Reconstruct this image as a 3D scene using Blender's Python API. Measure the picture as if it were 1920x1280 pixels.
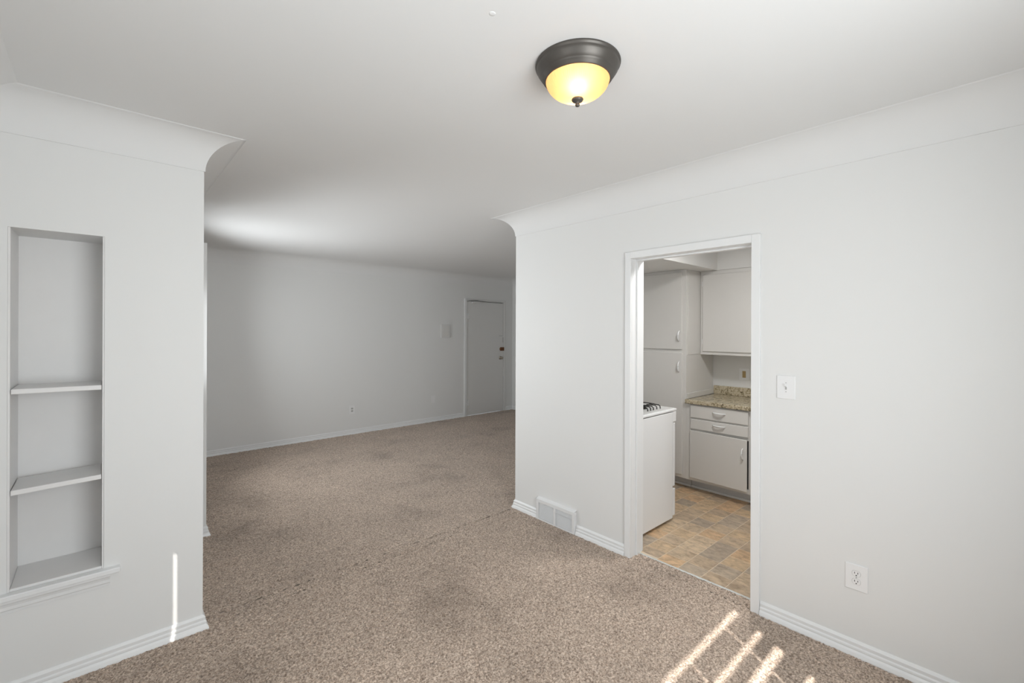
import bpy, bmesh, math, random
import numpy as np
from mathutils import Vector, Matrix
random.seed(7); rng = np.random.default_rng(7)
for o in list(bpy.data.objects): bpy.data.objects.remove(o)
S = bpy.context.scene; COL = S.collection
pi = math.pi

# ------------------------------------------------------------------ camera
YAW, ROLL, FPX, HC = 0.7378186, 0.0032317, 847.62, 1.58
cam = bpy.data.cameras.new('camera'); co = bpy.data.objects.new('camera', cam); COL.objects.link(co)
Fw = Vector((math.sin(YAW), math.cos(YAW), 0)); Rt = Vector((math.cos(YAW), -math.sin(YAW), 0)); Up = Vector((0, 0, 1))
X_ = math.cos(ROLL)*Rt + math.sin(ROLL)*Up; Y_ = -math.sin(ROLL)*Rt + math.cos(ROLL)*Up
co.matrix_world = Matrix(((X_.x, Y_.x, -Fw.x, 0), (X_.y, Y_.y, -Fw.y, 0), (X_.z, Y_.z, -Fw.z, HC), (0, 0, 0, 1)))
cam.sensor_width = 36; cam.lens = FPX/1920*36; cam.shift_y = -22.0/1920; cam.clip_start = 0.02
S.camera = co

# ------------------------------------------------------------------ light
S.view_settings.view_transform = 'Standard'; S.view_settings.look = 'None'
S.view_settings.gamma = 1; S.view_settings.use_curve_mapping = False
S.view_settings.exposure = 0.0
w = bpy.data.worlds.new('sky'); S.world = w; w.use_nodes = True
w.node_tree.nodes['Background'].inputs[0].default_value = (.62, .78, 1, 1)
w.node_tree.nodes['Background'].inputs[1].default_value = 1.2
SUN_AZ = math.atan2(.49, .872)          # the sun travels towards (sin, cos) of this, over the floor
SUN_TAN = .78
sun = bpy.data.lights.new('sun', 'SUN'); so = bpy.data.objects.new('sun', sun); COL.objects.link(so)
sd = Vector((math.sin(SUN_AZ), math.cos(SUN_AZ), -SUN_TAN)).normalized()
so.rotation_euler = sd.to_track_quat('-Z', 'Y').to_euler(); so.location = (-4, -6, 6)
sun.energy = 12; sun.angle = math.radians(.53); sun.color = (1, .95, .88)
def area(name, loc, d, sx, sy, power, color=(1, 1, 1), spread=pi):
    l = bpy.data.lights.new(name, 'AREA'); l.shape = 'RECTANGLE'; l.size = sx; l.size_y = sy; l.energy = power; l.color = color; l.spread = spread
    o = bpy.data.objects.new(name, l); COL.objects.link(o); o.location = loc
    o.rotation_euler = Vector(d).to_track_quat('-Z', 'Z').to_euler()
    return o
area('daylight_back_window', (.95, -.60, 1.42), (0, 1, .06), 1.2, 1.3, 36, (.925, .972, 1), 2.8)
area('daylight_side_window', (-.36, .55, 1.50), (1, .1, .1), 1.0, 1.2, 7.3, (.925, .972, 1))
area('daylight_living_window', (.43, 5.15, 1.48), (1, -.35, .05), 1.1, 1.2, 41, (.93, .974, 1), 2.6)
area('living_near_fill', (.44, 3.60, 1.5), (1, .0, .06), .7, 1.2, 6.5, (.93, .974, 1), 2.1)  # added fill that lifts the near end of the living room
area('kitchen_fill', (3.35, 1.18, 2.44), (0, 0, -1), .3, .3, 20, (.99, .985, .97))  # added fill that brightens the kitchen, its source is unseen

# ------------------------------------------------------------------ materials
def mat(name, col, rough=.5, metal=0, bump=0, bscale=60, var=0, vscale=3, spec=.5):
    m = bpy.data.materials.new(name); m.use_nodes = True; nt = m.node_tree; N = nt.nodes; L = nt.links
    b = N['Principled BSDF']; b.inputs['Roughness'].default_value = rough; b.inputs['Metallic'].default_value = metal
    b.inputs['Base Color'].default_value = (*col, 1); b.inputs['Specular IOR Level'].default_value = spec
    tc = N.new('ShaderNodeTexCoord')
    if var:
        n = N.new('ShaderNodeTexNoise'); n.inputs['Scale'].default_value = vscale; n.inputs['Detail'].default_value = 4
        r = N.new('ShaderNodeMix'); r.data_type = 'RGBA'
        r.inputs[6].default_value = (*[c*(1-var) for c in col], 1); r.inputs[7].default_value = (*[min(1, c*(1+var)) for c in col], 1)
        L.new(tc.outputs['Object'], n.inputs['Vector']); L.new(n.outputs['Fac'], r.inputs[0]); L.new(r.outputs[2], b.inputs['Base Color'])
    if bump:
        n = N.new('ShaderNodeTexNoise'); n.inputs['Scale'].default_value = bscale; n.inputs['Detail'].default_value = 5
        u = N.new('ShaderNodeBump'); u.inputs['Strength'].default_value = bump; u.inputs['Distance'].default_value = .002
        L.new(tc.outputs['Object'], n.inputs['Vector']); L.new(n.outputs['Fac'], u.inputs['Height']); L.new(u.outputs[0], b.inputs['Normal'])
    return m
WALL = mat('wall_paint', (.80, .80, .79), .55, bump=.10, bscale=25, var=.006, vscale=1.5, spec=.3)
CEIL = mat('ceiling_paint', (.80, .80, .795), .7, bump=.10, bscale=20, var=.006, spec=.2)
TRIM = mat('trim_paint', (.84, .845, .845), .35, bump=.06, bscale=40)
SHELF = mat('shelf_paint', (.80, .79, .78), .4, bump=.15, bscale=30, var=.02, vscale=12)
KWALL = mat('kitchen_paint', (.78, .775, .76), .5, bump=.08, bscale=25)
CAB = mat('cabinet_paint', (.74, .725, .70), .4, bump=.12, bscale=18, var=.012, vscale=6)
PLATE = mat('plate_plastic', (.86, .86, .86), .3)
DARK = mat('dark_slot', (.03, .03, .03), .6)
GREYP = mat('switch_grey', (.45, .45, .44), .4)
ENAMEL = mat('white_enamel', (.86, .865, .87), .22, bump=.02)
COOK = mat('cooktop_enamel', (.72, .72, .71), .25, var=.05, vscale=40)
IRON = mat('black_grate', (.012, .012, .011), .45)
BRONZE = mat('bronze_pan', (.11, .10, .09), .42, .6, bump=.1, bscale=50, var=.25, vscale=14)
BRASS = mat('dark_brass', (.16, .07, .03), .45, .6)
KNOB = mat('knob_metal', (.42, .38, .32), .3, .9)
ALMOND = mat('almond_switch', (.50, .36, .17), .4)
CHROME = mat('closer_metal', (.12, .12, .115), .35, .8)
VENTM = mat('vent_enamel', (.82, .82, .82), .35)
GAP = mat('duct_dark', (.46, .46, .46), .8)
TOE = mat('toe_vinyl', (.66, .67, .68), .4)
DOORP = mat('door_paint', (.74, .735, .72), .45, bump=.05)
BLIND = mat('blind_vinyl', (.8, .8, .78), .5)
GRASS = mat('outside_ground', (.16, .18, .12), .9, var=.2)
GLASS = bpy.data.materials.new('window_glass'); GLASS.use_nodes = True
nt = GLASS.node_tree; nt.nodes.clear(); o_ = nt.nodes.new('ShaderNodeOutputMaterial'); g_ = nt.nodes.new('ShaderNodeBsdfTransparent')
gl = nt.nodes.new('ShaderNodeBsdfGlossy'); gl.inputs['Roughness'].default_value = .02; mx = nt.nodes.new('ShaderNodeMixShader'); mx.inputs[0].default_value = .06
nt.links.new(g_.outputs[0], mx.inputs[1]); nt.links.new(gl.outputs[0], mx.inputs[2]); nt.links.new(mx.outputs[0], o_.inputs[0])

def ramp(N, stops):
    r = N.new('ShaderNodeValToRGB'); e = r.color_ramp.elements
    while len(e) < len(stops): e.new(.5)
    for i, (p, c) in enumerate(stops): e[i].position = p; e[i].color = (*c, 1)
    return r
def carpet_mat():
    m = bpy.data.materials.new('carpet_pile'); m.use_nodes = True; nt = m.node_tree; N = nt.nodes; L = nt.links
    b = N['Principled BSDF']; b.inputs['Roughness'].default_value = .95; b.inputs['Specular IOR Level'].default_value = .1
    b.inputs['Sheen Weight'].default_value = .25; b.inputs['Sheen Roughness'].default_value = .5
    tc = N.new('ShaderNodeTexCoord')
    n1 = N.new('ShaderNodeTexNoise'); n1.inputs['Scale'].default_value = 105; n1.inputs['Detail'].default_value = 3; n1.inputs['Roughness'].default_value = .6; n1.inputs['Distortion'].default_value = .6
    r1 = ramp(N, [(.34, (.215, .155, .115)), (.50, (.49, .38, .298)), (.66, (.79, .645, .53))])
    n2 = N.new('ShaderNodeTexNoise'); n2.inputs['Scale'].default_value = 1.6; n2.inputs['Detail'].default_value = 5; n2.inputs['Roughness'].default_value = .6
    r2 = ramp(N, [(.30, (.68, .67, .66)), (.45, (.93, .93, .93)), (.65, (1.05, 1.05, 1.05))])
    mm = N.new('ShaderNodeMix'); mm.data_type = 'RGBA'; mm.blend_type = 'MULTIPLY'; mm.inputs[0].default_value = 1
    bu = N.new('ShaderNodeBump'); bu.inputs['Strength'].default_value = .8; bu.inputs['Distance'].default_value = .006
    L.new(tc.outputs['Object'], n1.inputs['Vector']); L.new(tc.outputs['Object'], n2.inputs['Vector'])
    L.new(n1.outputs['Fac'], r1.inputs[0]); L.new(n2.outputs['Fac'], r2.inputs[0])
    L.new(r1.outputs[0], mm.inputs[6]); L.new(r2.outputs[0], mm.inputs[7]); L.new(mm.outputs[2], b.inputs['Base Color'])
    L.new(n1.outputs['Fac'], bu.inputs['Height']); L.new(bu.outputs[0], b.inputs['Normal'])
    return m
CARPET = carpet_mat()
def tile_mat():
    m = bpy.data.materials.new('vinyl_tile'); m.use_nodes = True; nt = m.node_tree; N = nt.nodes; L = nt.links
    b = N['Principled BSDF']; b.inputs['Roughness'].default_value = .33
    oi = N.new('ShaderNodeObjectInfo'); tc = N.new('ShaderNodeTexCoord')
    r = ramp(N, [(0, (.56, .415, .27)), (.16, (.47, .36, .255)), (.34, (.60, .465, .325)), (.52, (.52, .40, .28)), (.68, (.45, .365, .28)), (.82, (.58, .40, .245)), (.91, (.40, .325, .25))])
    r.color_ramp.interpolation = 'CONSTANT'; L.new(oi.outputs['Random'], r.inputs[0])
    mp = N.new('ShaderNodeMapping'); mp.inputs['Scale'].default_value = (1.0, .62, 1); L.new(tc.outputs['Object'], mp.inputs['Vector'])
    ad = N.new('ShaderNodeVectorMath'); ad.operation = 'ADD'; L.new(mp.outputs[0], ad.inputs[0])
    sc = N.new('ShaderNodeVectorMath'); sc.operation = 'SCALE'; sc.inputs['Scale'].default_value = 1.7; L.new(oi.outputs['Location'], sc.inputs[0]); L.new(sc.outputs[0], ad.inputs[1])
    n = N.new('ShaderNodeTexNoise'); n.inputs['Scale'].default_value = 24; n.inputs['Detail'].default_value = 7; n.inputs['Roughness'].default_value = .68; n.inputs['Distortion'].default_value = .5
    L.new(ad.outputs[0], n.inputs['Vector'])
    r2 = ramp(N, [(.32, (.66, .63, .60)), (.48, (1.0, .99, .98)), (.64, (1.30, 1.28, 1.24))]); L.new(n.outputs['Fac'], r2.inputs[0])
    mm = N.new('ShaderNodeMix'); mm.data_type = 'RGBA'; mm.blend_type = 'MULTIPLY'; mm.inputs[0].default_value = 1
    L.new(r.outputs[0], mm.inputs[6]); L.new(r2.outputs[0], mm.inputs[7]); L.new(mm.outputs[2], b.inputs['Base Color'])
    return m
TILE = tile_mat()
GROUT = mat('grout', (.72, .61, .47), .7, var=.08, vscale=30)
BINDER = mat('edge_binding', (.60, .60, .57), .6, bump=.5, bscale=120, var=.15, vscale=90)
def granite_mat():
    m = bpy.data.materials.new('granite_laminate'); m.use_nodes = True; nt = m.node_tree; N = nt.nodes; L = nt.links
    b = N['Principled BSDF']; b.inputs['Roughness'].default_value = .2; tc = N.new('ShaderNodeTexCoord')
    n = N.new('ShaderNodeTexNoise'); n.inputs['Scale'].default_value = 42; n.inputs['Detail'].default_value = 4; n.inputs['Distortion'].default_value = 1.0
    r = ramp(N, [(.30, (.07, .06, .045)), (.40, (.30, .245, .15)), (.49, (.52, .445, .31)), (.62, (.64, .565, .43)), (.72, (.34, .31, .21))])
    v = N.new('ShaderNodeTexVoronoi'); v.inputs['Scale'].default_value = 75
    rv = ramp(N, [(.05, (.35, .32, .28)), (.35, (1, 1, 1))]); L.new(v.outputs['Distance'], rv.inputs[0])
    mm = N.new('ShaderNodeMix'); mm.data_type = 'RGBA'; mm.blend_type = 'MULTIPLY'; mm.inputs[0].default_value = .7
    L.new(tc.outputs['Object'], n.inputs['Vector']); L.new(tc.outputs['Object'], v.inputs['Vector']); L.new(n.outputs['Fac'], r.inputs[0])
    L.new(r.outputs[0], mm.inputs[6]); L.new(rv.outputs[0], mm.inputs[7]); L.new(mm.outputs[2], b.inputs['Base Color'])
    return m
GRANITE = granite_mat()
GL = bpy.data.materials.new('amber_ribbed_glass'); GL.use_nodes = True; nt = GL.node_tree; nt.nodes.clear()
o_ = nt.nodes.new('ShaderNodeOutputMaterial'); tr = nt.nodes.new('ShaderNodeBsdfTranslucent'); tr.inputs[0].default_value = (.97, .57, .30, 1)
gl = nt.nodes.new('ShaderNodeBsdfPrincipled'); gl.inputs['Base Color'].default_value = (.50, .34, .16, 1); gl.inputs['Roughness'].default_value = .25
mx = nt.nodes.new('ShaderNodeMixShader'); mx.inputs[0].default_value = .35
nt.links.new(tr.outputs[0], mx.inputs[1]); nt.links.new(gl.outputs[0], mx.inputs[2]); nt.links.new(mx.outputs[0], o_.inputs[0])
BULB = bpy.data.materials.new('lit_bulb'); BULB.use_nodes = True
bb = BULB.node_tree.nodes['Principled BSDF']; bb.inputs['Emission Color'].default_value = (1, .86, .62, 1); bb.inputs['Emission Strength'].default_value = 34

# ------------------------------------------------------------------ helpers
def link(name, me, m, parent=None, loc=None):
    ob = bpy.data.objects.new(name, me); COL.objects.link(ob)
    if m is not None and not me.materials: me.materials.append(m)
    if parent is not None: ob.parent = parent
    if loc is not None: ob.location = loc
    return ob
def ex(a): return a
class MB:
    """Collects shapes (world coordinates) and links them as one mesh object whose origin sits in its parent's frame."""
    def __init__(s): s.bm = bmesh.new()
    def box(s, x0, x1, y0, y1, z0, z1, bev=0, seg=2, shear=None):
        r = bmesh.ops.create_cube(s.bm, size=1); vs = r['verts']
        for v in vs:
            v.co = Vector(((x0+x1)/2+v.co.x*(x1-x0), (y0+y1)/2+v.co.y*(y1-y0), (z0+z1)/2+v.co.z*(z1-z0)))
        if bev:
            es = list({e for v in vs for e in v.link_edges})
            bmesh.ops.bevel(s.bm, geom=es, offset=bev, segments=seg, affect='EDGES', profile=.5)
        return s
    def prism(s, loop, vec):
        a = [s.bm.verts.new(p) for p in loop]; b = [s.bm.verts.new(Vector(p)+Vector(vec)) for p in loop]
        n = len(loop)
        s.bm.faces.new(a); s.bm.faces.new(b[::-1])
        for i in range(n): s.bm.faces.new((a[i], b[i], b[(i+1) % n], a[(i+1) % n]))
        return s
    def tube(s, pts, r, n=8, cap=True):
        pts = [Vector(p) for p in pts]; rings = []
        for i, p in enumerate(pts):
            t = (pts[min(i+1, len(pts)-1)]-pts[max(i-1, 0)]).normalized()
            a = t.cross(Vector((0, 0, 1)));
            if a.length < .05: a = t.cross(Vector((1, 0, 0)))
            a.normalize(); b = t.cross(a)
            rr = r[i] if isinstance(r, (list, tuple)) else r
            rings.append([s.bm.verts.new(p+rr*(math.cos(k*2*pi/n)*a+math.sin(k*2*pi/n)*b)) for k in range(n)])
        for i in range(len(rings)-1):
            for k in range(n):
                f = s.bm.faces.new((rings[i][k], rings[i][(k+1) % n], rings[i+1][(k+1) % n], rings[i+1][k])); f.smooth = True
        if cap: s.bm.faces.new(rings[0][::-1]); s.bm.faces.new(rings[-1])
        return s
    def lathe(s, prof, c, n=64, ax='z', ribs=0, amp=0):
        c = Vector(c); rings = []
        for (r, h) in prof:
            ring = []
            for k in range(n):
                a = k*2*pi/n; rr = r+(amp*math.cos(ribs*a) if r > .03 else 0)
                p = {'z': Vector((rr*math.cos(a), rr*math.sin(a), h)), 'x': Vector((h, rr*math.cos(a), rr*math.sin(a))), 'y': Vector((rr*math.cos(a), h, rr*math.sin(a)))}[ax]
                ring.append(s.bm.verts.new(c+p))
            rings.append(ring)
        for i in range(len(rings)-1):
            for k in range(n):
                f = s.bm.faces.new((rings[i][k], rings[i][(k+1) % n], rings[i+1][(k+1) % n], rings[i+1][k])); f.smooth = True
        for ring, (r, h) in ((rings[0], prof[0]), (rings[-1], prof[-1])):
            if r < .02: s.bm.faces.new(ring)
        return s
    def build(s, name, m, parent=None, autosmooth=False):
        bmesh.ops.recalc_face_normals(s.bm, faces=s.bm.faces)
        me = bpy.data.meshes.new(name)
        base = Vector((0, 0, 0))
        if parent is None:
            cs = [v.co for v in s.bm.verts]
            base = Vector(((min(c.x for c in cs)+max(c.x for c in cs))/2, (min(c.y for c in cs)+max(c.y for c in cs))/2, min(c.z for c in cs)))
        else:
            p = parent; 
            while p is not None: base += p.location; p = p.parent
        for v in s.bm.verts: v.co -= base
        s.bm.to_mesh(me); s.bm.free()
        return link(name, me, m, parent, base if parent is None else None)
def empty(name, loc):
    o = bpy.data.objects.new(name, None); COL.objects.link(o); o.location = loc; o.empty_display_size = .05; return o
def tag(o, label, cat, group=None):
    o['label'] = label; o['category'] = cat
    if group: o['group'] = group
    return o
def struct(o): o['kind'] = 'structure'; return o
def stuff(o): o['kind'] = 'stuff'; return o

# ------------------------------------------------------------------ dimensions (metres, camera stands over the origin)
R, L, F, HCEIL, ZC = 2.725, 2.856, 6.648, 2.57, 2.407
B = -.70; XL = -.415; XS = .40; YR = 2.948; XE = 6.05; XW = -3.0; YB = 3.20; RT = .135

# ------------------------------------------------------------------ walls
def wall_open(name, axis, c0, c1, a0, a1, z0, z1, holes, m=WALL, parent=None):
    """box wall; axis 'x': runs along x between a0..a1 with thickness c0..c1 in y. holes: (h0,h1,zb,zt)"""
    mb = MB()
    def bx(p0, p1, q0, q1):
        if p1-p0 < 1e-5 or q1-q0 < 1e-5: return
        if axis == 'x': mb.box(p0, p1, c0, c1, q0, q1)
        else: mb.box(c0, c1, p0, p1, q0, q1)
    cur = a0
    for (h0, h1, zb, zt) in sorted(holes):
        bx(cur, h0, z0, z1); bx(h0, h1, z0, zb); bx(h0, h1, zt, z1); cur = h1
    bx(cur, a1, z0, z1)
    return struct(mb.build(name, m, parent))
NX0, NX1, NZ0, NZ1 = -.294, .012, .455, 2.011
wl = wall_open('wall_left', 'x', L, YB, XL-.12, XS, 0, HCEIL, [(NX0, NX1, NZ0, NZ1)])
wr = wall_open('wall_right', 'y', R, R+RT-.001, B-.12, YR, 0, HCEIL, [(.972, 1.768, 0, 2.080)])
wf = wall_open('wall_far', 'x', F, F+.12, XS-.12, XE+.12, 0, HCEIL, [(4.915, 5.825, 0, 2.11)])
W1 = (.35, 1.68, .80, 2.10)
W2 = (.10, 1.78, .90, 2.10)
wb = wall_open('wall_back', 'x', B-.12, B, XL-.12, R, 0, HCEIL, [W1])
ws = wall_open('wall_side', 'y', XL-.12, XL, B, L, 0, HCEIL, [W2])
struct(MB().box(R+RT-.001, XE+.12, YR-.12, YR, 0, HCEIL).build('wall_passage', WALL))
struct(MB().box(XE, XE+.12, YR, F, 0, HCEIL).build('wall_end', WALL))
W4 = (4.60, 5.70, .85, 2.10); W5 = (3.28, 4.04, .85, 2.10)
wv = wall_open('wall_living_side', 'y', XS-.12, XS, YB, F, 0, HCEIL, [W5, W4])
# low wing wall behind the niche wall
wing = struct(MB().box(XS-.01, .598, 4.12, 4.55, 0, 2.235).build('wall_wing', WALL))
struct(MB().box(XL-.12, XE+.12, B-.12, F+.12, HCEIL, HCEIL+.1).build('ceiling', CEIL))
ceil = bpy.data.objects['ceiling']
blb = MB(); blb.lathe([(.0, -.0022), (.005, -.002), (.010, -.001), (.012, .001)], (.905, 1.092, HCEIL), 14); blb.build('paint_blister', CEIL, ceil)

# niche lining, sill and apron are parts of the wall
MB().box(NX0-.01, NX1+.01, L+.26, L+.275, NZ0-.01, NZ1+.01).build('niche_back', SHELF, wl)
MB().box(NX0, NX0+.008, L+.004, L+.26, NZ0, NZ1, .001).build('niche_side', SHELF, wl)
MB().box(NX1-.007, NX1, L+.004, L+.26, NZ0, NZ1, .001).build('niche_side', SHELF, wl)
MB().box(NX0+.008, NX1-.007, L+.002, L+.26, NZ0, NZ0+.013, .003).build('niche_floor', SHELF, wl)
MB().box(NX0-.066, .070, L-.034, L+.004, .431, .4555, .004).build('sill', TRIM, wl)
def profile_strip(prof, p0, p1, nrm, name, m, parent):
    """closed profile (d,z) extruded from p0 to p1 along a wall with outward normal nrm"""
    mb = MB(); n = Vector(nrm)
    mb.prism([Vector((p0[0], p0[1], 0))+n*d+Vector((0, 0, z)) for d, z in prof], Vector((p1[0]-p0[0], p1[1]-p0[1], 0)))
    return mb.build(name, m, parent)
ap = [(0, .431), (.024, .431), (.023, .420), (.017, .412), (.013, .402), (.012, .388), (.008, .383), (.006, .371), (0, .371)]
profile_strip(ap, (NX0-.03, L), (.034, L), (0, -1, 0), 'apron', TRIM, wl)

# ------------------------------------------------------------------ cove, baseboards: swept around the two joined rooms
LOOP = [(XL, B), (XL, L), (XS, L), (XS, F), (XE, F), (XE, YR), (R, YR), (R, B)]
NAMES = ['side', 'left', 'living_side', 'far', 'end', 'passage', 'right', 'back']
def seg_normal(i):
    a, b = Vector(LOOP[i]), Vector(LOOP[(i+1) % len(LOOP)]); d = (b-a).normalized(); return Vector((d.y, -d.x))
def sweep(i, prof, s0=None, s1=None, name='trim', m=TRIM, smooth=False):
    n = len(LOOP); a, b = Vector(LOOP[i]), Vector(LOOP[(i+1) % n]); d = (b-a).normalized(); nn = seg_normal(i)
    def mit(j, k):
        n1, n2 = seg_normal(j), seg_normal(k); return (n1+n2)/(1+n1.dot(n2))
    m0 = mit(i-1, i) if s0 is None else nn; m1 = mit(i, (i+1) % n) if s1 is None else nn
    pa = a if s0 is None else a+d*s0; pb = b if s1 is None else a+d*s1
    mb = MB(); bm = mb.bm
    def rows(pr): return ([bm.verts.new((pa.x+m0.x*q, pa.y+m0.y*q, z)) for q, z in pr], [bm.verts.new((pb.x+m1.x*q, pb.y+m1.y*q, z)) for q, z in pr])
    if smooth:                       # curved face apart from the lip, so that it shades cleanly
        va, vb = rows(prof[2:])
        for j in range(len(va)-1): bm.faces.new((va[j], vb[j], vb[j+1], va[j+1])).smooth = True
        va, vb = rows(prof[:3])
        for j in range(2): bm.faces.new((va[j], vb[j], vb[j+1], va[j+1]))
    else:
        va, vb = rows(prof); k = len(prof)
        for j in range(k): bm.faces.new((va[j], vb[j], vb[(j+1) % k], va[(j+1) % k]))
        bm.faces.new(va); bm.faces.new(vb[::-1])
    return struct(mb.build(name, m))
CR = .163
cove = [(-.001, HCEIL+.001), (-.001, ZC), (.005, ZC)]
for k in range(1, 15):
    t = k/14*pi/2
    cove.append((.005+(CR-.005)*(1-math.cos(t)), ZC+(HCEIL-ZC)*math.sin(t)))
cove.append((CR, HCEIL+.001))
base = [(0, 0), (.025, 0), (.025, .008), (.021, .021), (.0135, .030), (.015, .036), (.0145, .043), (.010, .049), (.0105, .056), (.011, .064), (.004, .0745), (0, .076)]
cn = 1
for i in range(len(LOOP)):
    sweep(i, cove, name='trim_%d' % cn, m=CEIL, smooth=True); cn += 1
def ln(i): return (Vector(LOOP[(i+1) % len(LOOP)])-Vector(LOOP[i])).length
# vent on the right wall: y 2.245..2.66 ; door casing y .932...1.806 ; the right wall runs from YR down to B
for i in range(len(LOOP)):
    nm = 'baseboard_'+NAMES[i]
    if NAMES[i] == 'right':
        sweep(i, base, None, YR-2.662, nm, TRIM); sweep(i, base, YR-2.244, YR-1.808, nm, TRIM); sweep(i, base, YR-.930, None, nm, TRIM)
    elif NAMES[i] == 'far':
        sweep(i, base, None, 4.868-XS, nm, TRIM); sweep(i, base, 5.872-XS, None, nm, TRIM)
    else: sweep(i, base, None, None, nm, TRIM)
# baseboard wrapped round the wing wall end
mb = MB(); bm = mb.bm
path = [(XS, 4.12), (.598, 4.12), (.598, 4.55), (XS, 4.55)]; offs = [(0, -1), (1, -1), (1, 1), (0, 1)]
rings = [[bm.verts.new((p[0]+o[0]*q, p[1]+o[1]*q, z)) for q, z in base] for p, o in zip(path, offs)]
for a in range(3):
    for j in range(len(base)):
        bm.faces.new((rings[a][j], rings[a+1][j], rings[a+1][(j+1) % len(base)], rings[a][(j+1) % len(base)]))
bm.faces.new(rings[0]); bm.faces.new(rings[-1][::-1])
mb.build('baseboard', TRIM, wing)

# ------------------------------------------------------------------ carpet (real tufted relief)
def carpet_grid(x0, x1, y0, y1, step, amp):
    nx = int((x1-x0)/step)+1; ny = int((y1-y0)/step)+1
    xs = np.linspace(x0, x1, nx); ys = np.linspace(y0, y1, ny); gx, gy = np.meshgrid(xs, ys)
    j = step*.38
    gx2 = gx.copy(); gy2 = gy.copy()
    gx2[:, 1:-1] += rng.uniform(-j, j, (ny, nx-2)); gy2[1:-1, :] += rng.uniform(-j, j, (ny-2, nx))
    z = rng.uniform(0, 1, (ny, nx))**1.2*amp
    co_ = np.stack([gx2, gy2, z], -1).reshape(-1, 3)
    idx = np.arange(nx*ny).reshape(ny, nx)
    f = np.stack([idx[:-1, :-1], idx[:-1, 1:], idx[1:, 1:], idx[1:, :-1]], -1).reshape(-1, 4)
    return co_, f
def npmesh(name, parts, m):
    cs = []; fs = []; o = 0
    for c_, f_ in parts: cs.append(c_); fs.append(f_+o); o += len(c_)
    c_ = np.concatenate(cs); f_ = np.concatenate(fs); me = bpy.data.meshes.new(name)
    me.vertices.add(len(c_)); me.vertices.foreach_set('co', c_.astype(np.float32).ravel())
    me.loops.add(f_.size); me.loops.foreach_set('vertex_index', f_.astype(np.int32).ravel())
    me.polygons.add(len(f_)); me.polygons.foreach_set('loop_start', np.arange(0, f_.size, 4, dtype=np.int32))
    me.update(calc_edges=True)
    me.polygons.foreach_set('use_smooth', np.ones(len(f_), dtype=bool))
    return link(name, me, m)
SEAM = 2.822
fl = struct(npmesh('floor', [carpet_grid(XL, R, B, L+.01, .0065, .007), carpet_grid(XS, R, L+.01, YR, .0065, .007), carpet_grid(R, SEAM, .97, 1.77, .0065, .007), carpet_grid(XS, XE, YR, F, .012, .008)], CARPET))
MB().box(XL-.12, XE+.1, B-.1, F+.1, -.12, -.012).build('subfloor', GROUT, fl)

# ------------------------------------------------------------------ kitchen shell
KX = 4.90; KY0, KY1 = B, 2.83; ZSOF = 2.185
kf = struct(MB().box(SEAM+.012, KX, KY0, KY1, -.011, .0022).build('floor_kitchen', GROUT))
struct(MB().box(KX, KX+.1, KY0-.12, KY1, -.01, HCEIL).build('wall_kitchen_back', KWALL))
wall_open('wall_kitchen_window', 'x', KY0-.12, KY0, R+RT, KX, -.01, HCEIL, [(3.2, 4.3, 1.0, 2.05)], KWALL)
struct(MB().box(R+RT+.001, KX, KY1-.012, YR-.119, -.01, HCEIL).build('wall_kitchen_left', KWALL))
# carpet edge binding in the doorway: uneven strip
mb = MB(); nseg = 60
ys = [1.765-(1.765-.975)*k/nseg for k in range(nseg+1)]
lo = [mb.bm.verts.new((SEAM-.006+random.uniform(-.0035, .0035)+.012*(k/nseg-.5)*-.0, y, .004)) for k, y in enumerate(ys)]
mi = [mb.bm.verts.new((SEAM+.004, y, .0085+random.uniform(-.001, .001))) for y in ys]
hi = [mb.bm.verts.new((SEAM+.017+random.uniform(-.001, .001), y, .002)) for y in ys]
for k in range(nseg):
    mb.bm.faces.new((lo[k], lo[k+1], mi[k+1], mi[k])); mb.bm.faces.new((mi[k], mi[k+1], hi[k+1], hi[k]))
struct(mb.build('trim_9', BINDER))
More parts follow.
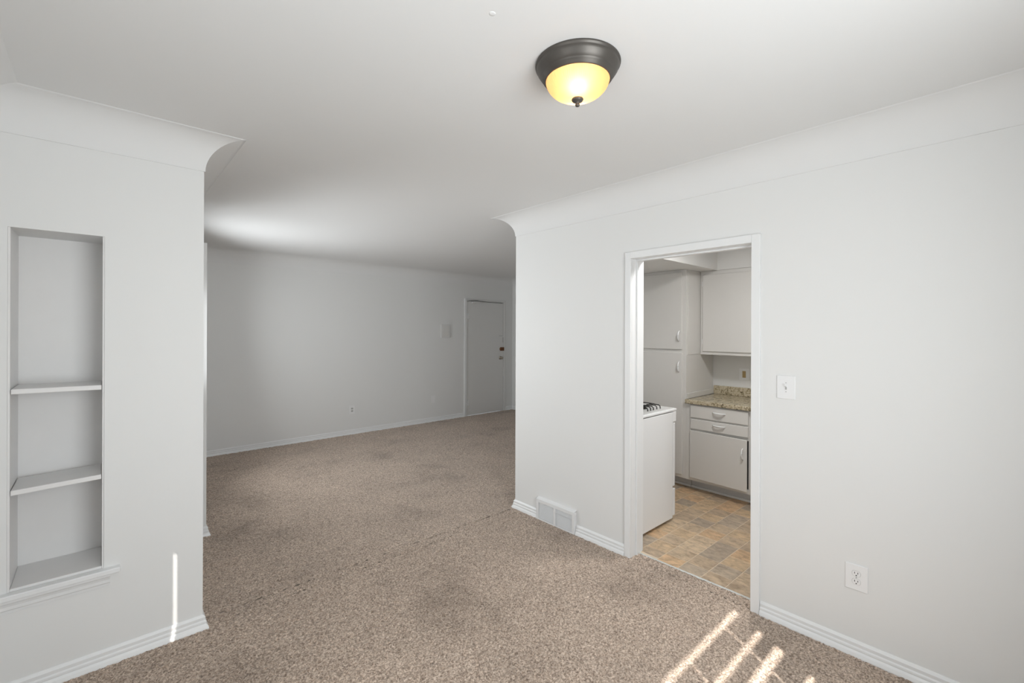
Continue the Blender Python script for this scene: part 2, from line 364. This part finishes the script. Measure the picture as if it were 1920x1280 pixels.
# vinyl squares, slightly turned from the walls
P = .1535; ang = -.021; g = .0048
tm = bpy.data.meshes.new('tile'); tb = bmesh.new(); h = P/2-g/2
bmesh.ops.create_cube(tb, size=1)
for v in tb.verts: v.co = Vector((v.co.x*2*h, v.co.y*2*h, v.co.z*.0016+.0008))
te = [e for e in tb.edges if all(v.co.z > .001 for v in e.verts)]
bmesh.ops.bevel(tb, geom=te, offset=.0009, segments=1, affect='EDGES'); tb.to_mesh(tm); tb.free(); tm.materials.append(TILE)
ca, sa = math.cos(ang), math.sin(ang)
ORX, ORY = 2.962, 1.628      # a grout crossing
def add_tile(me, x, y):
    o = bpy.data.objects.new('tile', me); COL.objects.link(o); o.parent = kf
    o.location = Vector((x, y, .0022))-kf.location; o.rotation_euler = (0, 0, ang)
for i in range(-2, 13):
    for j in range(-15, 8):
        u, v = (i+.5)*P, (j+.5)*P
        x, y = ORX+u*ca-v*sa, ORY+u*sa+v*ca
        cs = [(x+sx*h*ca-sy*h*sa, y+sx*h*sa+sy*h*ca) for sx in (-1, 1) for sy in (-1, 1)]
        lx, hx = SEAM+.013, KX-.002
        if max(c[0] for c in cs) < lx+.005 or min(c[0] for c in cs) > 4.46 or min(c[1] for c in cs) < KY0+.004 or max(c[1] for c in cs) > KY1-.004: continue
        if min(c[0] for c in cs) < R+RT+.003 and (min(c[1] for c in cs) < .985 or max(c[1] for c in cs) > 1.76):
            if max(c[0] for c in cs) < R+RT+.05: continue
        if min(c[0] for c in cs) >= lx: add_tile(tm, x, y)
        else:   # cut along the binding
            cut = bmesh.new(); cut.from_mesh(tm)
            bmesh.ops.transform(cut, matrix=Matrix.Translation((x, y, 0)) @ Matrix.Rotation(ang, 4, 'Z'), verts=cut.verts)
            xc = lx if (min(c[1] for c in cs) > .985 and max(c[1] for c in cs) < 1.76) else R+RT+.002
            r_ = bmesh.ops.bisect_plane(cut, geom=cut.verts[:]+cut.edges[:]+cut.faces[:], plane_co=(xc, 0, 0), plane_no=(-1, 0, 0), clear_outer=True)
            if not cut.verts: cut.free(); continue
            bmesh.ops.holes_fill(cut, edges=[e for e in cut.edges if len(e.link_faces) == 1])
            bmesh.ops.transform(cut, matrix=Matrix.Rotation(-ang, 4, 'Z') @ Matrix.Translation((-x, -y, 0)), verts=cut.verts)
            m2 = bpy.data.meshes.new('tile'); cut.to_mesh(m2); cut.free(); m2.materials.append(TILE) if not m2.materials else None
            add_tile(m2, x, y)
# soffit (bulkhead) over pantry, stove and wall cabinets
SX = 4.578; SY = 1.975
mb = MB(); mb.prism([(R+RT, SY, ZSOF), (R+RT, KY1, ZSOF), (KX, KY1, ZSOF), (KX, KY0, ZSOF), (SX, KY0, ZSOF), (SX, SY, ZSOF)], (0, 0, HCEIL-ZSOF))
struct(mb.build('wall_soffit', KWALL))

# ------------------------------------------------------------------ kitchen doorway casing (structure) : door_1 opening has no leaf
dj = empty('door_1', (R, 1.37, 0)); struct(dj)
YI0, YI1, ZH = .978, 1.762, 2.074
XF = R-.019
MB().box(R, R+RT, YI1, YI1+.016, 0, ZH).build('jamb', TRIM, dj)
MB().box(R, R+RT, YI0-.016, YI0, 0, ZH).build('jamb', TRIM, dj)
MB().box(R, R+RT, YI0-.016, YI1+.016, ZH, ZH+.016).build('head_jamb', TRIM, dj)
MB().box(XF, R+.0005, YI1, YI1+.0445, 0, ZH+.046, .003).build('casing', TRIM, dj)
MB().box(XF, R+.0005, YI0-.0465, YI0, 0, ZH+.046, .003).build('casing', TRIM, dj)
MB().box(XF-.002, R+.0005, YI0+.0, YI1-.0, ZH, ZH+.046, .002).build('head_casing', TRIM, dj)
MB().box(R+.055, R+.075, YI0, YI1, ZH-.010, ZH, .002).build('door_stop', TRIM, dj)
MB().box(R+.055, R+.075, YI1-.010, YI1, 0, ZH-.01, .002).build('door_stop', TRIM, dj)
MB().box(R+RT-.001, R+RT+.016, YI1, YI1+.05, .003, ZH+.05, .002).build('casing', TRIM, dj)
MB().box(R+RT-.001, R+RT+.016, YI0-.05, YI0, .003, ZH+.05, .002).build('casing', TRIM, dj)
MB().box(R+RT-.001, R+RT+.016, YI0, YI1, ZH, ZH+.05, .002).build('head_casing', TRIM, dj)

# ------------------------------------------------------------------ entrance door in the far wall
dr = empty('door_2', (5.37, F, 0)); struct(dr)
YD = F-.006
MB().box(4.932, 5.808, YD+.002, YD+.045, .012, 2.098, .003).build('door_leaf', DOORP, dr)
MB().box(4.870, 4.916, F-.020, F+.04, 0, 2.146, .003).build('casing', TRIM, dr)
MB().box(5.824, 5.870, F-.014, F+.04, 0, 2.146, .003).build('casing', DOORP, dr)
MB().box(4.916, 5.824, F-.014, F+.04, 2.112, 2.146, .003).build('head_casing', DOORP, dr)
MB().box(4.916, 4.930, F-.010, F+.05, 0, 2.112).build('jamb', DOORP, dr)
MB().box(5.811, 5.824, F-.010, F+.05, 0, 2.112).build('jamb', DOORP, dr)
MB().box(4.930, 5.811, F-.006, F+.05, 2.102, 2.112).build('head_jamb', DOORP, dr)
for z0 in (1.775, .195):
    MB().box(4.934, 4.968, F-.012, F-.003, z0, z0+.105, .001).tube([(4.932, F-.014, z0-.004), (4.932, F-.014, z0+.109)], .008).build('hinge', TRIM, dr)
cl = MB().box(5.03, 5.20, F-.050, F-.006, 2.062, 2.096, .006).build('door_closer', DOORP, dr); cl['label'] = 'slim overhead door closer body'
MB().tube([(4.98, F-.050, 2.110), (5.05, F-.075, 2.112), (5.12, F-.080, 2.112)], .006, 6).tube([(5.10, F-.080, 2.112), (5.30, F-.055, 2.101), (5.55, F-.035, 2.096), (5.76, F-.028, 2.093)], .0045, 6).box(4.955, 5.0, F-.055, F-.018, 2.107, 2.113).build('closer_arm', CHROME, cl)
MB().lathe([(.0, -.030), (.024, -.030), (.030, -.024), (.034, -.004), (.036, 0)], (5.752, F-.004, 1.206), 24, 'y').box(5.752, 5.815, F-.028, F-.002, 1.172, 1.240, .004).build('deadbolt', BRASS, dr)['label'] = 'dark brown deadbolt'
MB().lathe([(0, -.066), (.018, -.065), (.027, -.055), (.027, -.044), (.014, -.034), (.011, -.012), (.030, -.008), (.033, 0)], (5.735, F-.004, 1.035), 24, 'y').build('door_knob', KNOB, dr)['label'] = 'tarnished round door knob'
MB().box(5.70, 5.79, F-.0055, F-.003, 1.455, 1.465).box(5.795, 5.808, F-.008, F-.003, 1.33, 1.43, .001).build('latch_plate', GREYP, dr)
# backing beyond the leaf so that no light leaks
MB().box(4.90, 5.84, F+.055, F+.075, 0, 2.13).build('backing', GAP, dr)

# ------------------------------------------------------------------ windows behind the camera (light sources of the room)
def window(name, axis, c, w4, m=TRIM):
    a0, a1, z0, z1 = w4
    o = empty(name, (c, (a0+a1)/2, z0) if axis == 'y' else ((a0+a1)/2, c, z0)); struct(o)
    def bx(p0, p1, q0, q1, z_0, z_1, nm, mm=m):
        if axis == 'x': MB().box(p0, p1, q0, q1, z_0, z_1).build(nm, mm, o)
        else: MB().box(q0, q1, p0, p1, z_0, z_1).build(nm, mm, o)
    bx(a0-.06, a0, c-.11, c+.015, z0-.06, z1+.06, 'window_frame'); bx(a1, a1+.06, c-.11, c+.015, z0-.06, z1+.06, 'window_frame')
    bx(a0, a1, c-.11, c+.015, z1, z1+.06, 'window_frame'); bx(a0-.02, a1+.02, c-.11, c+.04, z0-.03, z0, 'window_sill')
    bx(a0, a1, c-.095, c-.091, z0, z1, 'pane', GLASS)
    return o
window('window_1', 'x', B, W1); window('window_2', 'y', XL, W2); window('window_3', 'x', KY0, (3.2, 4.3, 1.0, 2.05)); window('window_4', 'y', XS, W4); window('added_window', 'y', XS, W5)  # the last one is unseen, added to go with the near living room fill
tag(MB().box(XS-.06, XS-.057, W5[0]+.01, W5[1]-.01, W5[2]+.01, W5[3]-.01).build('roller_shade', BLIND), 'narrow white roller shade on the added living room window nearest the niche wall', 'blind')
tag(MB().box(XS-.06, XS-.057, W4[0]+.01, W4[1]-.01, W4[2]+.01, W4[3]-.01).build('roller_shade', BLIND), 'wide white roller shade on the living room window nearest the far wall', 'blind')
# slatted blind on window_1: a few slats gone, open at the bottom -> the sun strips on the carpet
bl = empty('window_blind', (1.015, B-.03, 2.10)); tag(bl, 'white horizontal blind on the window behind the camera, several slats missing', 'blind')
MB().box(W1[0]+.003, W1[1]-.003, B-.055, B-.01, 2.055, 2.098, .003).build('head_rail', BLIND, bl)
pitch = .0445; ztop = 1.640
def slat(x0, x1, z, hh=.046):
    MB().prism([(x0, B-.036, z-hh/2-.002), (x0, B-.034, z-hh/2-.002), (x0, B-.026, z+hh/2), (x0, B-.028, z+hh/2)], (x1-x0, 0, 0)).build('slat', BLIND, bl)
z = 2.050
while z > 1.66: slat(W1[0]+.004, W1[1]-.004, z-.02); z -= pitch
# rows under the top group: (centre height, height) gaps at the listed heights
def gz(y): return (y-B-.03)/.872*SUN_TAN
gaps = [(gz(1.093), .034), (gz(.938), .034), (gz(.826), .050), (gz(.66), .040)]
zb = []; cur = 1.655
for (gc, gh) in gaps: zb.append((gc+gh/2, cur)); cur = gc-gh/2
zb.append((1.175, cur))
X1, X2 = 1.094, 1.478
for (lo_, hi_) in zb:
    n_ = max(1, round((hi_-lo_)/pitch)); hh = (hi_-lo_)/n_
    for k in range(n_):
        zc = lo_+hh*(k+.5)
        for (p, q) in ((W1[0]+.004, W1[1]-.004),) if hi_ > 1.65 else ((W1[0]+.004, X1-.0035), (X1+.0035, X2-.004), (X2+.004, W1[1]-.004)): slat(p, q, zc, hh+.001)
MB().box(W1[0]+.004, .72, B-.034, B-.03, .83, 1.66).build('slat_stack', BLIND, bl)
MB().box(W1[0]+.004, W1[1]-.004, B-.042, B-.02, 1.150, 1.176, .003).build('bottom_rail', BLIND, bl)
# blind on window_2, closed, with a row of cord holes near its end -> the beaded streak on the left wall
bl2 = empty('window_blind', (XL-.03, .87, 2.10)); tag(bl2, 'closed white horizontal blind on the side window left of the camera', 'blind')
MB().box(XL-.055, XL-.01, W2[0]+.003, W2[1]-.003, 2.055, 2.098, .003).build('head_rail', BLIND, bl2)
hy = L-.004-(.281-(XL-.03))/.49*.872        # where the sun enters for the streak
zs = (.281-(XL-.03))/.49*SUN_TAN
zlow, zhigh = zs-.012, zs+.425
def slat2(y0, y1, z0, z1, nm='slat'): MB().box(XL-.032, XL-.030, y0, y1, z0, z1).build(nm, BLIND, bl2)
hw = .0088
z = .905
p2 = .0225
rows = int((2.055-.905)/p2)
mb = MB()
mb.box(XL-.032, XL-.030, W2[0]+.004, hy-hw, .903, 2.056)
mb.box(XL-.032, XL-.030, hy+hw, W2[1]-.004, .903, 2.056)
zz = zlow
mb.box(XL-.032, XL-.030, hy-hw, hy+hw, .903, zlow)
while zz < zhigh:
    mb.box(XL-.032, XL-.030, hy-hw, hy+hw, zz+.0175, zz+p2); zz += p2
mb.box(XL-.032, XL-.030, hy-hw, hy+hw, zz, 2.056)
stuff(mb.build('slat_field', BLIND, bl2))
# kitchen window shade
tag(MB().box(3.22, 4.28, KY0-.03, KY0-.027, 1.01, 2.04).build('roller_shade', BLIND), 'white roller shade drawn down over the kitchen window', 'blind')
struct(MB().box(-14, 14, -20, B-.16, -.4, -.3).build('ground', GRASS))

# ------------------------------------------------------------------ ceiling light
LX, LY = 1.315, 1.087
lt = empty('ceiling_light', (LX, LY, HCEIL)); tag(lt, 'round bronze flush ceiling light with a glowing amber ribbed glass bowl', 'lamp')
C0 = (LX, LY, HCEIL)
MB().lathe([(.150, .001), (.152, -.004), (.151, -.008), (.146, -.010), (.147, -.014), (.144, -.022), (.136, -.034), (.130, -.042), (.127, -.044), (.126, -.049), (.1225, -.050), (.122, -.054), (.1185, -.055), (.118, -.059), (.1135, -.060), (.112, -.050)], C0, 96).build('pan', BRONZE, lt)
prof = []
for k in range(15):
    t = k/14*pi/2
    prof.append((max(.001, .114*math.cos(t)**.85 if k < 14 else .001), -.050-.073*math.sin(t)))
MB().lathe(prof, C0, 360, ribs=90, amp=.0007).build('glass_bowl', GL, lt)['label'] = 'lit amber ribbed glass bowl'
MB().lathe([(.001, -.119), (.019, -.121), (.0215, -.126), (.0185, -.131), (.009, -.135), (.0065, -.139), (.0085, -.144), (.007, -.149), (.001, -.151)], C0, 32).build('finial', BRONZE, lt)
for dx in (-.052, .045):
    MB().lathe([(.001, -.066), (.014, -.070), (.020, -.080), (.018, -.092), (.001, -.100)], (LX+dx*.75, LY+dx*.66, HCEIL), 20).build('bulb', BULB, lt)
lt.scale = (1.04, 1.04, 1.04)

kl = empty('added_kitchen_light', (3.35, 1.18, HCEIL)); tag(kl, 'unseen square white flush light added on the kitchen ceiling', 'lamp')  # unseen fixture, added to go with the kitchen fill
MB().box(3.20, 3.50, 1.03, 1.33, HCEIL-.05, HCEIL, .004).build('housing', TRIM, kl)
MB().box(3.21, 3.49, 1.04, 1.32, HCEIL-.12, HCEIL-.049, .012).build('diffuser', TRIM, kl)

# ------------------------------------------------------------------ shelves in the niche
def board(x0, x1, y0, y1, zl, zr, t, label, nm='shelf_board'):
    mb = MB(); mb.box(x0, x1, y0, y1, -t/2, t/2, .003)
    for v in mb.bm.verts:
        v.co.z += zl+(zr-zl)*(v.co.x-x0)/(x1-x0)
    o = mb.build(nm, SHELF); tag(o, label, 'shelf', 'shelves in the wall niche'); return o
board(NX0+.0105, NX1-.0095, L-.003, L+.235, 1.3085, 1.3045, .022, 'upper white painted shelf board in the wall niche')
board(NX0+.0105, NX1-.0095, L-.006, L+.225, .8770, .8880, .022, 'lower white painted shelf board in the wall niche, tilted')

# ------------------------------------------------------------------ wall vent
vt = empty('wall_vent', (R, 2.453, 0)); tag(vt, 'white metal wall vent set low in the baseboard', 'vent')
vy0, vy1, vz1 = 2.246, 2.660, .185; vx = R-.030
mb = MB()
def ring_frame(mb, y0, y1, z0, z1, b, x0, x1, bev=0):
    mb.box(x0, x1, y0, y1, z1-b, z1, bev); mb.box(x0, x1, y0, y1, z0, z0+b*.45, bev)
    mb.box(x0, x1, y0, y0+b, z0+b*.45, z1-b, bev); mb.box(x0, x1, y1-b, y1, z0+b*.45, z1-b, bev)
mb.prism([(R, vy0, vz1), (R, vy1, vz1), (vx, vy1-.004, vz1-.012), (vx, vy0+.004, vz1-.012)], (0, 0, -.002))
ring_frame(mb, vy0+.002, vy1-.002, .004, vz1-.012, .026, vx, R, .002)
mb.build('frame', VENTM, vt)
MB().box(vx-.003, vx+.012, 2.443, 2.463, .012, vz1-.034, .003).build('mullion', VENTM, vt)
MB().box(vx+.018, vx+.020, vy0+.02, vy1-.02, .010, vz1-.03).build('damper', GAP, vt)
mb = MB(); z = .020
while z < vz1-.042:
    for (a, b) in ((vy0+.029, 2.445), (2.461, vy1-.029)):
        mb.prism([(vx+.004, a, z), (vx+.005, a, z-.0012), (vx+.014, a, z+.0040), (vx+.013, a, z+.0052)], (0, b-a, 0))
    z += .0075
stuff(mb.build('louvers', VENTM, vt))
MB().box(vx-.001, vx+.004, vy0+.03, 2.447, .117, .119).build('damper_lever', VENTM, vt)

# ------------------------------------------------------------------ electrical plates
def plate(name, label, cat, pos, nrm, wdt, hgt, kind, m=PLATE, group=None, t=.006):
    """pos: centre on the wall surface; nrm: axis the plate faces ('-x' or '-y')"""
    o = empty(name, pos); tag(o, label, cat, group)
    def P(a, d, z):   # a along the wall, d out of the wall
        return (pos[0]-d, pos[1]+a, pos[2]+z) if nrm == '-x' else (pos[0]+a, pos[1]-d, pos[2]+z)
    def bx(a0, a1, d0, d1, z0, z1, bev=0):
        p, q = P(a0, d0, z0), P(a1, d1, z1)
        return MB().box(min(p[0], q[0]), max(p[0], q[0]), min(p[1], q[1]), max(p[1], q[1]), p[2], q[2], bev)
    bx(-wdt/2, wdt/2, 0, t, -hgt/2, hgt/2, .0028).build('cover_plate', m, o)
    def disc(a, z, r, d0, d1, nm, mm, par, flat=1):
        mb = MB(); n = 24
        pts = [P(a+max(-r*.999, min(r*.999, r*math.cos(k*2*pi/n))), d0, z+max(-r*flat, min(r*flat, r*math.sin(k*2*pi/n)))) for k in range(n)]
        v = Vector(P(0, d1, 0))-Vector(P(0, d0, 0)); mb.prism(pts, v); return mb.build(nm, mm, par)
    if kind == 'outlet':
        for zc in (.0195, -.0195):
            rim = disc(0, zc, .0178, t-.001, t+.0006, 'socket_rim', GREYP, o, .80)
            rc = disc(0, zc, .0168, t-.001, t+.0014, 'socket', PLATE, o, .79)
            for a in (-.0063, .0063):
                q = bx(a-.0011, a+.0011, t+.001, t+.0022, zc-.001, zc+.0075); q.build('slot', DARK, rc)
            disc(0, zc-.0085, .0026, t+.001, t+.0022, 'slot', DARK, rc)
        disc(0, 0, .0028, t, t+.0012, 'screw', GREYP, o)
    if kind == 'switch':
        bx(-.0055, .0055, t-.001, t+.0012, -.0125, .0125).build('toggle_slot', PLATE, o)
        bx(-.0042, .0042, t+.0010, t+.0016, -.012, .004).build('slot_shadow', GREYP, o)
        mb = MB(); mb.prism([P(-.0035, t, .000), P(.0035, t, .000), P(.0035, t, .009), P(-.0035, t, .009)], Vector(P(0, .014, .009))-Vector(P(0, 0, 0))); mb.build('toggle', PLATE, o)
        for z in (.024, -.024): disc(0, z, .0026, t, t+.001, 'screw', GREYP, o)
    if kind == 'almond':
        bx(-.019, .019, t-.001, t+.0015, -.038, .038).build('rocker_frame', PLATE, o)
        bx(-.0165, .0165, t+.001, t+.006, -.034, .034, .002).build('rocker', ALMOND, o)['label'] = 'tan rocker'
    if kind == 'small':
        for zc in (.018, -.018): disc(0, zc, .0165, t-.001, t+.0015, 'socket', GREYP, o, .8)
    return o
plate('light_switch', 'white toggle light switch right of the kitchen doorway', 'switch', (R, .805, 1.276), '-x', .090, .125, 'switch')
plate('wall_outlet', 'white duplex outlet low on the wall right of the kitchen doorway', 'outlet', (R, .4975, .381), '-x', .090, .125, 'outlet')
plate('wall_outlet', 'white duplex outlet low on the far living room wall', 'outlet', (2.795, F, .370), '-y', .085, .127, 'small')
plate('blank_plate', 'small plain white cover plate low on the far wall near the entrance door', 'plate', (4.220, F, .386), '-y', .072, .125, 'blank')
plate('kitchen_switch', 'white plate with a tan rocker above the granite counter', 'switch', (KX, 1.832, 1.129), '-x', .100, .122, 'almond')
# square panel beside the entrance door
ip = empty('wall_panel', (4.459, F, 1.552)); tag(ip, 'square white intercom panel on the far wall left of the entrance door', 'intercom')
MB().box(4.366, 4.552, F-.022, F+.0, 1.437, 1.667, .004).build('panel_frame', DOORP, ip)
MB().box(4.392, 4.526, F-.026, F-.021, 1.462, 1.642, .003).build('panel_face', CAB, ip)
mb = MB()
for k in range(7): mb.box(4.41, 4.508, F-.0285, F-.0255, 1.55+k*.011, 1.555+k*.011)
stuff(mb.build('grille', DOORP, ip))

# ------------------------------------------------------------------ kitchen cabinets
def pull(parent, x, y, z, ln_, vert=True, out=.026):
    pts = []
    for k in range(13):
        t = k/12; a = (t-.5)*ln_; d = out*math.sin(pi*t)**.55
        pts.append((x-d, y, z+a) if vert else (x-d, y+a, z))
    rr = [.0060+.002*math.sin(pi*k/12) for k in range(13)]
    return MB().tube(pts, rr, 8).build('handle', ENAMEL, parent)
PX = 4.29; PD = .016
pa = empty('pantry_cabinet', (4.6, 2.48, 0)); tag(pa, 'tall grey-white pantry cabinet behind the stove with two stacked doors', 'cabinet')
MB().box(PX, KX-.001, 2.152, KY1-.014, .112, ZSOF-.001, .002).build('body', CAB, pa)
MB().box(PX+.12, KX-.001, 2.154, KY1-.014, .003, .113).build('toe_kick', TOE, pa)
d1 = MB().box(PX-PD, PX, 2.190, 2.79, 1.389, 2.158, .004).build('door', CAB, pa); pull(d1, PX-PD, 2.207+.012, 1.523, .10)
d2 = MB().box(PX-PD, PX, 2.186, 2.79, .146, 1.357, .004).build('door', CAB, pa); pull(d2, PX-PD, 2.207+.012, 1.217, .10)
MB().box(PX+.03, 4.583, 2.1475, 2.1525, 1.337, 2.15, .001).build('side_panel', CAB, pa)
MB().box(PX+.005, KX-.002, 2.140, 2.1525, .902, .955, .003).build('side_splash', CAB, pa)

bc = empty('base_cabinet', (4.6, 1.6, 0)); tag(bc, 'grey-white base cabinet with two drawers over a slightly open door', 'cabinet')
BY1 = 2.1515; BY0 = .55
mb = MB()  # face frame + carcass with a hollow behind the ajar door
mb.box(PX+.02, KX-.001, BY0, BY1, .112, .130); mb.box(PX+.02, KX-.001, BY1-.018, BY1, .13, .860); mb.box(PX+.02, KX-.001, BY0, BY0+.018, .13, .860); mb.box(KX-.012, KX-.001, BY0+.018, BY1-.018, .13, .86)
mb.box(PX, PX+.02, BY1-.052, BY1, .112, .860); mb.box(PX, PX+.02, 1.546, 1.5665, .112, .860); mb.box(PX, PX+.02, BY0, .62, .112, .860)
for (y0, y1) in ((1.5665, BY1-.052), (.62, 1.546)):
    mb.box(PX, PX+.02, y0, y1, .112, .150); mb.box(PX, PX+.02, y0, y1, .590, .632); mb.box(PX, PX+.02, y0, y1, .712, .735); mb.box(PX, PX+.02, y0, y1, .835, .860)
mb.build('body', CAB, bc)
MB().box(4.415, KX-.002, BY0, BY1, .003, .1115).build('toe_kick', TOE, bc)
MB().box(4.396, 4.4155, BY0, BY1, .003, .026, .006).build('toe_trim', TRIM, bc); MB().box(4.396, 4.4155, BY1+.001, 2.80, .003, .026, .006).build('toe_trim', TRIM, pa)
for (y0, y1, first) in ((1.566, 2.102, True), (.60, 1.545, False)):
    ym = 1.822 if first else 1.07
    for (z0, z1, pz) in ((.731, .851, .803), (.621, .717, .684)):
        dw = MB().box(PX-PD, PX-.0005, y0, y1, z0, z1, .004).build('drawer', CAB, bc); pull(dw, PX-PD, ym, pz, .115, False)
# ajar door: hinged at y 2.107, its free edge stands out
door = MB(); door.box(-PD, 0, -.541, 0, .141, .603, .004)
hg = Vector((PX-.001, 2.107, 0)); a_ = math.radians(-2.8)
bmesh.ops.transform(door.bm, matrix=Matrix.Translation(hg) @ Matrix.Rotation(a_, 4, 'Z'), verts=door.bm.verts)
dd = door.build('door', CAB, bc); pull(dd, PX-PD-.026, 1.602, .472, .10)
MB().box(PX-PD, PX-.0005, 1.078, 1.53, .141, .603, .004).build('door', CAB, bc); MB().box(PX-PD, PX-.0005, .615, 1.07, .141, .603, .004).build('door', CAB, bc)
# dark sheet behind the face frame, its colour stands in for the shade inside
MB().box(PX+.03, PX+.034, 1.56, 2.10, .135, .60).build('interior_shade', DARK, bc)

ct = empty('countertop', (4.58, 1.35, .862)); tag(ct, 'beige speckled granite-look countertop on the base cabinet', 'countertop')
ctop = MB(); ctop.box(4.258, KX-.0015, BY0, 2.1395, .862, .901, .008, 3); ctop.build('slab', GRANITE, ct)
MB().box(4.258, 4.32, 2.1395, 2.1515, .862, .901, .004).build('slab_corner', GRANITE, ct)
MB().box(KX-.022, KX-.0015, BY0, 2.1395, .901, .992, .005).build('backsplash', GRANITE, ct)

uc = empty('wall_cabinet', (4.74, 1.6, 1.333)); tag(uc, 'grey-white wall cabinet hung over the granite counter', 'cabinet')
UX = 4.585
MB().box(UX, KX-.001, BY0, 2.1475, 1.333, ZSOF-.001, .002).build('body', CAB, uc)
MB().box(UX-PD, UX-.0003, 1.585, 2.118, 1.366, 2.147, .004).build('door', CAB, uc)
MB().box(UX-PD, UX-.0003, 1.04, 1.575, 1.366, 2.147, .004).build('door', CAB, uc)
for z0 in (1.44, 2.03): MB().box(UX-.006, UX-.0003, 2.119, 2.132, z0, z0+.05, .001).build('hinge', TRIM, uc)

# ------------------------------------------------------------------ stove
SY0, SY1 = 1.868, 2.63; SXB, SXF = R+RT+.02, 3.502
st = empty('stove', (3.2, 2.25, 0)); tag(st, 'white gas stove with black grates, side toward the kitchen doorway', 'stove')
MB().box(SXB, SXF, SY0+.001, SY1-.001, .028, .904, .004).build('body', ENAMEL, st)
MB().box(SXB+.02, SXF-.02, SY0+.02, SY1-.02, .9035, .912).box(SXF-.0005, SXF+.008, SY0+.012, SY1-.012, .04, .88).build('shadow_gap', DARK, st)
mb = MB(); mb.box(SXB-.005, 3.560, SY0-.002, SY1+.002, .910, .930, .006, 3); mb.build('cooktop_rim', ENAMEL, st)
MB().box(SXB+.01, 3.545, SY0+.012, SY1-.012, .9295, .9335, .0015).build('cooktop', COOK, st)
MB().box(SXF+.0, 3.556, SY0+.001, SY1-.001, .822, .909, .005).build('control_panel', ENAMEL, st)
for k in range(4): MB().lathe([(.001, .030), (.016, .030), (.019, .024), (.021, .0)], (3.556, SY0+.12+k*.17, .866), 20, 'x').build('knob', ENAMEL, st)
od = MB().box(SXF+.012, 3.546, SY0+.004, SY1-.004, .286, .812, .006).build('oven_door', ENAMEL, st)
MB().tube([(3.547, SY0+.07, .775), (3.585, SY0+.07, .775), (3.590, SY0+.10, .775), (3.590, SY1-.10, .775), (3.585, SY1-.07, .775), (3.547, SY1-.07, .775)], .011).build('handle', ENAMEL, od)
MB().box(3.5455, 3.548, SY0+.14, SY1-.14, .42, .66).build('oven_window', DARK, od)
MB().box(SXF+.006, 3.546, SY0+.002, SY1-.002, .045, .268, .006).build('broiler_drawer', ENAMEL, st)
MB().box(SXB-.005, SXB+.06, SY0, SY1, .934, 1.10, .01).build('backguard', ENAMEL, st)
for (x, y) in ((SXB+.05, SY0+.05), (SXF-.05, SY0+.05), (SXB+.05, SY1-.05), (SXF-.05, SY1-.05)):
    MB().lathe([(.015, .0025), (.018, .006), (.010, .012), (.010, .030)], (x, y, 0), 16).build('foot', DARK, st)
def grate(cx, cy):
    mb = MB(); zt = .9655; zf = .9345; hy_, hx = .118, .108
    for k, dx in enumerate((-.095, -.05, -.008, .045, .098)):
        mb.tube([(cx+dx, cy-hy_, zf), (cx+dx, cy-hy_+.002, zt-.012), (cx+dx, cy-hy_+.014, zt-.002), (cx+dx, cy-.05, zt), (cx+dx*.8, cy-.028, zt-.002)], .0042, 6)
        mb.tube([(cx+dx, cy+hy_, zf), (cx+dx, cy+hy_-.002, zt-.012), (cx+dx, cy+hy_-.014, zt-.002), (cx+dx, cy+.05, zt), (cx+dx*.8, cy+.028, zt-.002)], .0042, 6)
    mb.tube([(cx-hx, cy-.055, zt), (cx+hx, cy-.055, zt)], .0042, 6).tube([(cx-hx, cy+.055, zt), (cx+hx, cy+.055, zt)], .0042, 6)
    mb.tube([(cx-hx, cy-.055, zt), (cx-hx, cy+.055, zt)], .0042, 6).tube([(cx+hx, cy-.055, zt), (cx+hx, cy+.055, zt)], .0042, 6)
    g_ = mb.build('grate', IRON, st)
    return g_
for (x, y) in ((3.315, 2.052), (3.045, 2.052), (3.315, 2.43), (3.045, 2.43)):
    grate(x, y)
    b_ = MB().lathe([(.001, .022), (.028, .022), (.034, .018), (.034, .008), (.045, .004), (.055, -.001)], (x, y, .934), 28).build('burner', IRON, st)
